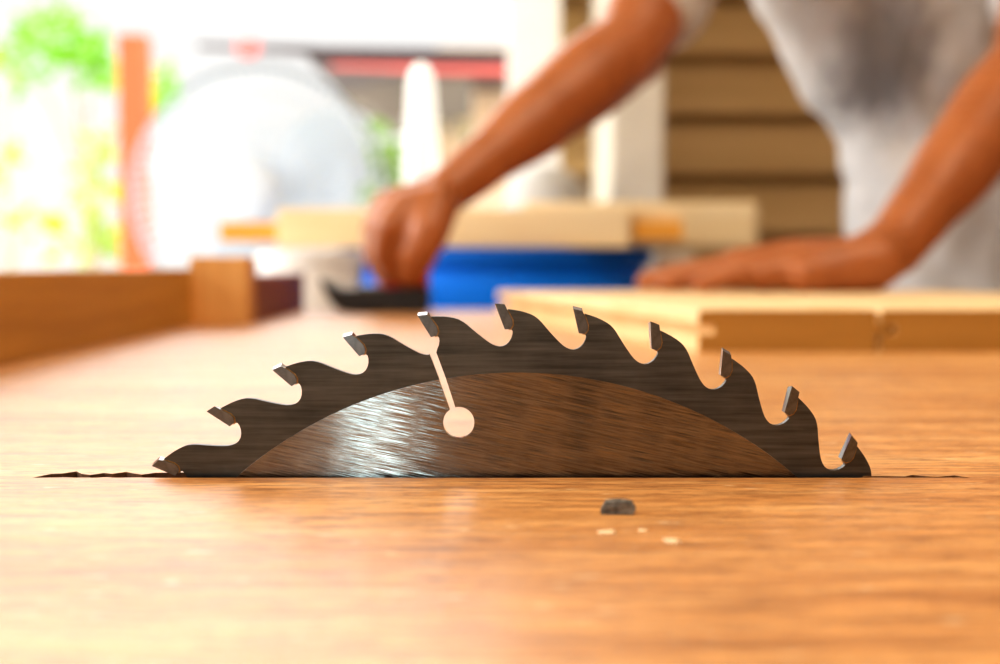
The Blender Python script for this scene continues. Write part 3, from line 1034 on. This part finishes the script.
bm = bmesh.new(); lathe(bm, [(0.004, -0.035), (FR * 0.18, -0.03), (FR * 0.19, 0.03), (0.02, 0.034)], 32, tuple(fl), 'y'); finish('hub', bm, M['fan_white'], fan, True)
bm = bmesh.new(); lathe(bm, [(0.05, 0.078), (0.065, 0.085), (0.062, 0.17), (0.04, 0.19), (0.01, 0.193)], 32, tuple(fl), 'y'); finish('motor_housing', bm, M['fan_white'], fan, True)
bm = bmesh.new(); tube(bm, [(0, 0.13, 0.03), (0, 0.13, fl.z - 0.055)], 0.013, 14); finish('pole', bm, M['fan_white'], fan, True)
bm = bmesh.new(); lathe(bm, [(0.19, 0), (0.19, 0.012), (0.16, 0.026), (0.03, 0.05), (0.016, 0.07)], 40, (0, 0.13, 0)); finish('base', bm, M['fan_white'], fan, True)

# ---------------------------------------------------------------- outside
pxm = lambda px, Y: at(px, 260, Y).x
PYD = 4.2
bm = bmesh.new(); box(bm, pxm(120, PYD), pxm(147, PYD), PYD, PYD + 0.09, 0, at(0, 32, PYD).z, 0.004)
tag(finish('post', bm, M['red_post']), 'red-orange painted post standing outdoors beside the fan', 'post')

# neighbouring shed: roof edge, lap board wall, rod at the gutter
NY = 6.0
shed = thing('shed', 'neighbouring tan shed with a dark roof edged in red', 'shed', (pxm(470, NY), NY, 0))
SO = Vector(shed.location)


def quadslab(name, pts_, Y0, Y1, mat, parent=shed, off=SO):
    b = bmesh.new()
    prism(b, [[(at(px, py, Y0).x - off.x, at(px, py, Y0).z - off.z) for px, py in pts_]], Y0 - off.y, Y1 - off.y)
    return finish(name, b, mat, parent)


quadslab('roof', [(296, 45), (380, 46), (455, 47), (530, 48), (530, 65), (455, 64), (318, 62), (308, 54)], NY - 0.7, NY + 1.25, M['roof_grey'])
quadslab('fascia', [(330, 62), (530, 65), (530, 72), (440, 70), (330, 64.5)], NY - 0.72, NY - 0.68, M['roof_red'])
bm = bmesh.new()
zs = 0.0
NYW = NY + 0.05
x0_, x1_ = pxm(438, NYW) - SO.x, pxm(640, NYW) - SO.x
while zs < at(0, 64, NYW).z:
    v_ = [bm.verts.new(c) for c in ((x0_, 0.02, zs), (x1_, 0.02, zs), (x1_, 0.05, zs + 0.14), (x0_, 0.05, zs + 0.14))]
    bm.faces.new(v_)
    if zs > 0:
        bm.faces.new((v_[1], v_[0], pv[3], pv[2]))
    pv = v_
    zs += 0.14
box(bm, x0_, x1_, 0.051, 1.1, 0, at(0, 64, NYW).z)
finish('lap_board_wall', bm, M['tan_wall'], shed)
bm = bmesh.new()
tube(bm, [at(198, 44, NY - 0.7) - SO, at(312, 49, NY - 0.7) - SO], [0.010, 0.019], 8)
rod = finish('gutter_rod', bm, M['roof_grey'], shed, True)
bm = bmesh.new(); ball(bm, at(248, 46, NY - 0.7) - SO, (0.05, 0.036, 0.036)); o = finish('rod_joint', bm, M['roof_red'], rod, 'all'); o['label'] = 'red ball on the thin rod'
# lean-to
LY = 5.2
lean = thing('lean_to', 'low dark lean-to roof on posts between the fan and the white pole', 'lean-to', (pxm(395, LY), LY, 0))
LO = Vector(lean.location)
quadslab('lean_roof', [(335, 92), (395, 80), (470, 76), (470, 112), (385, 118), (372, 104)], LY - 0.55, LY - 0.05, M['lean_to'], lean, LO)
for px in (440, 466):
    bm = bmesh.new(); box(bm, pxm(px, LY) - LO.x - 0.03, pxm(px, LY) - LO.x + 0.03, -0.4, -0.34, 0, at(0, 110, LY).z); finish('lean_post', bm, M['trunk'], lean)


def leafy(name, label, cat, base, clusters, mat, trunk_r, per, ls, group=None):
    """clusters: (centre, radii)"""
    t = thing(name, label, cat, base, 0, group)
    b = bmesh.new()
    base = Vector(base)
    for c, rad in clusters:
        for k in range(int(per * rad[0] * rad[2] * 4)):
            while True:
                u = Vector((random.uniform(-1, 1), random.uniform(-1, 1), random.uniform(-1, 1)))
                if u.length < 1:
                    break
            q = c + Vector((u.x * rad[0], u.y * rad[1], u.z * rad[2])) - base
            d = Vector((random.gauss(0, 1), random.gauss(0, 1), random.gauss(0, 0.7) - 0.3)).normalized()
            w = d.cross(Vector((random.gauss(0, 1), random.gauss(0, 1), random.gauss(0, 1)))).normalized()
            s = ls * random.uniform(0.7, 1.3)
            nrm = d.cross(w) * s * 0.12
            vv = [b.verts.new(q), b.verts.new(q + d * s * 0.5 + w * s * 0.26 + nrm), b.verts.new(q + d * s), b.verts.new(q + d * s * 0.5 - w * s * 0.26 + nrm)]
            b.faces.new(vv)
    f = finish('foliage', b, mat, t)
    b = bmesh.new()
    if trunk_r > 0:
        tops = [c for c, r in clusters]
        mid = sum(tops, Vector()) / len(tops) - base
        fork = Vector((0, 0, max(0.3, (min(c.z for c in tops)) * 0.75)))
        tube(b, [(0, 0, 0), (0.02, 0, fork.z * 0.5), fork], [trunk_r * 1.3, trunk_r, trunk_r * 0.85], 10)
        finish('trunk', b, M['trunk'], t, True)
        for c in tops:
            b2 = bmesh.new()
            e = c - base
            tube(b2, [fork - Vector((0, 0, 0.03)), fork.lerp(e, 0.5) + Vector((0, 0, 0.08)), e], [trunk_r * 0.6, trunk_r * 0.4, trunk_r * 0.15], 7)
            finish('branch', b2, M['trunk'], t, True)
    return t


G = lambda px, py, Y: at(px, py, Y)
TYD = 8.0
m_ = TYD / F
leafy('tree', 'bright green tree outdoors showing above and behind the red-orange post', 'tree', (pxm(86, TYD), TYD, 0),
      [(G(64, 34, TYD), (40 * m_, 0.5, 28 * m_)), (G(92, 66, TYD), (26 * m_, 0.4, 20 * m_)), (G(162, 92, TYD), (22 * m_, 0.4, 26 * m_)), (G(20, 60, TYD), (14 * m_, 0.3, 30 * m_))], M['leaf'], 0.025, 640, 0.12)
leafy('shrub', 'thin yellow-green shrub rising outdoors beside the red-orange post', 'shrub', (pxm(92, 6.5), 6.5, 0),
      [(G(104, 140, 6.5), (13 * .00468, 0.2, 20 * .00468)), (G(96, 185, 6.5), (17 * .00468, 0.2, 26 * .00468)), (G(82, 232, 6.5), (26 * .00468, 0.3, 24 * .00468)), (G(108, 240, 6.5), (15 * .00468, 0.2, 22 * .00468))], M['leaf2'], 0.02, 520, 0.10)
leafy('shrub', 'sparse pale green shrub outdoors at the very edge of the view', 'shrub', (pxm(8, 7.0), 7.0, 0),
      [(G(2, 80, 7.0), (10 * .005, 0.2, 22 * .005)), (G(6, 165, 7.0), (16 * .005, 0.2, 34 * .005)), (G(30, 225, 7.0), (30 * .005, 0.2, 16 * .005))], M['leaf2'], 0.02, 220, 0.10)
leafy('hedge', 'green hedge outdoors seen between the fan and the white pole', 'hedge', (pxm(385, 8.2), 8.2, 0),
      [(G(388, 145, 8.2), (40 * .0059, 0.3, 34 * .0059)), (G(388, 210, 8.2), (44 * .0059, 0.3, 50 * .0059))], M['leaf3'], 0.03, 420, 0.12)

# ---------------------------------------------------------------- light
w = bpy.data.worlds.new('World')
SC.world = w
w.use_nodes = True
nt = w.node_tree
bg = nt.nodes['Background']
tc = nt.nodes.new('ShaderNodeTexCoord')
sp = nt.nodes.new('ShaderNodeSeparateXYZ')
nt.links.new(tc.outputs['Generated'], sp.inputs[0])
rp = nt.nodes.new('ShaderNodeValToRGB')
e = rp.color_ramp.elements
e[0].position = 0.0; e[0].color = (0.235, 0.23, 0.222, 1)
e[1].position = 1.0; e[1].color = (0.80, 0.92, 1.0, 1)
k_ = e.new(0.18); k_.color = (0.235, 0.232, 0.227, 1)
k_ = e.new(0.30); k_.color = (1.0, 0.99, 0.97, 1)
nt.links.new(sp.outputs[2], rp.inputs[0])
nt.links.new(rp.outputs[0], bg.inputs['Color'])
bg.inputs['Strength'].default_value = 4.1


def lamp(name, kind, loc, target, energy, color, **kw):
    d = bpy.data.lights.new(name, kind)
    d.energy = energy
    d.color = color
    for k, v in kw.items():
        setattr(d, k, v)
    o = bpy.data.objects.new(name, d)
    COL.objects.link(o)
    o.location = loc
    o.rotation_euler = (Vector(target) - Vector(loc)).to_track_quat('-Z', 'Y').to_euler()
    return o


lamp('sun', 'SUN', (-3, 4.7, 9), (0, 3.2, 0), 6.0, (1, 0.95, 0.86), angle=0.01)
lamp('side_fill_lamp', 'AREA', (-2.4, 0.7, 2.2), (0.2, 1.2, 0.95), 30, (1.0, 0.97, 0.92), shape='RECTANGLE', size=1.4, size_y=1.0)  # added fill from the open side, brightens the worker and planks
lamp('low_fill_lamp', 'AREA', (-2.1, 0.75, 1.35), (-0.05, 1.35, 0.92), 9, (1.0, 0.98, 0.94), shape='RECTANGLE', size=0.7, size_y=0.7)  # second added fill, low down, lifts the pail and barrel
# added overhead fill; narrow strip added behind the camera to streak the blade
lamp('overhead_fill_lamp', 'AREA', (0.3, 0.1, 2.45), (0.1, 0.6, 0.85), 33, (1.0, 0.85, 0.66), shape='RECTANGLE', size=1.6, size_y=1.2)
tl = lamp('streak_lamp', 'AREA', (-0.25, -1.8, 1.35), (-0.03, 0.3, 0.9), 4.2, (0.62, 0.84, 0.90), shape='RECTANGLE', size=0.095, size_y=1.5)

# ---------------------------------------------------------------- camera
cam = bpy.data.cameras.new('camera')
cam.lens = 50
cam.sensor_width = 36
cam.clip_start = 0.01
cam.dof.use_dof = True
cam.dof.focus_distance = YB * cos(PITCH) + 0.03 * sin(PITCH)
cam.dof.aperture_fstop = 12.0
co = bpy.data.objects.new('camera', cam)
COL.objects.link(co)
co.location = EYE
co.rotation_euler = (pi / 2 - PITCH + 1.8 / F, 0, 0.2 / F)
SC.camera = co
SC.view_settings.view_transform = 'Standard'
SC.view_settings.look = 'Medium High Contrast'
SC.view_settings.exposure = -0.12
SC.cycles.use_denoising = True
SC.cycles.max_bounces = 8
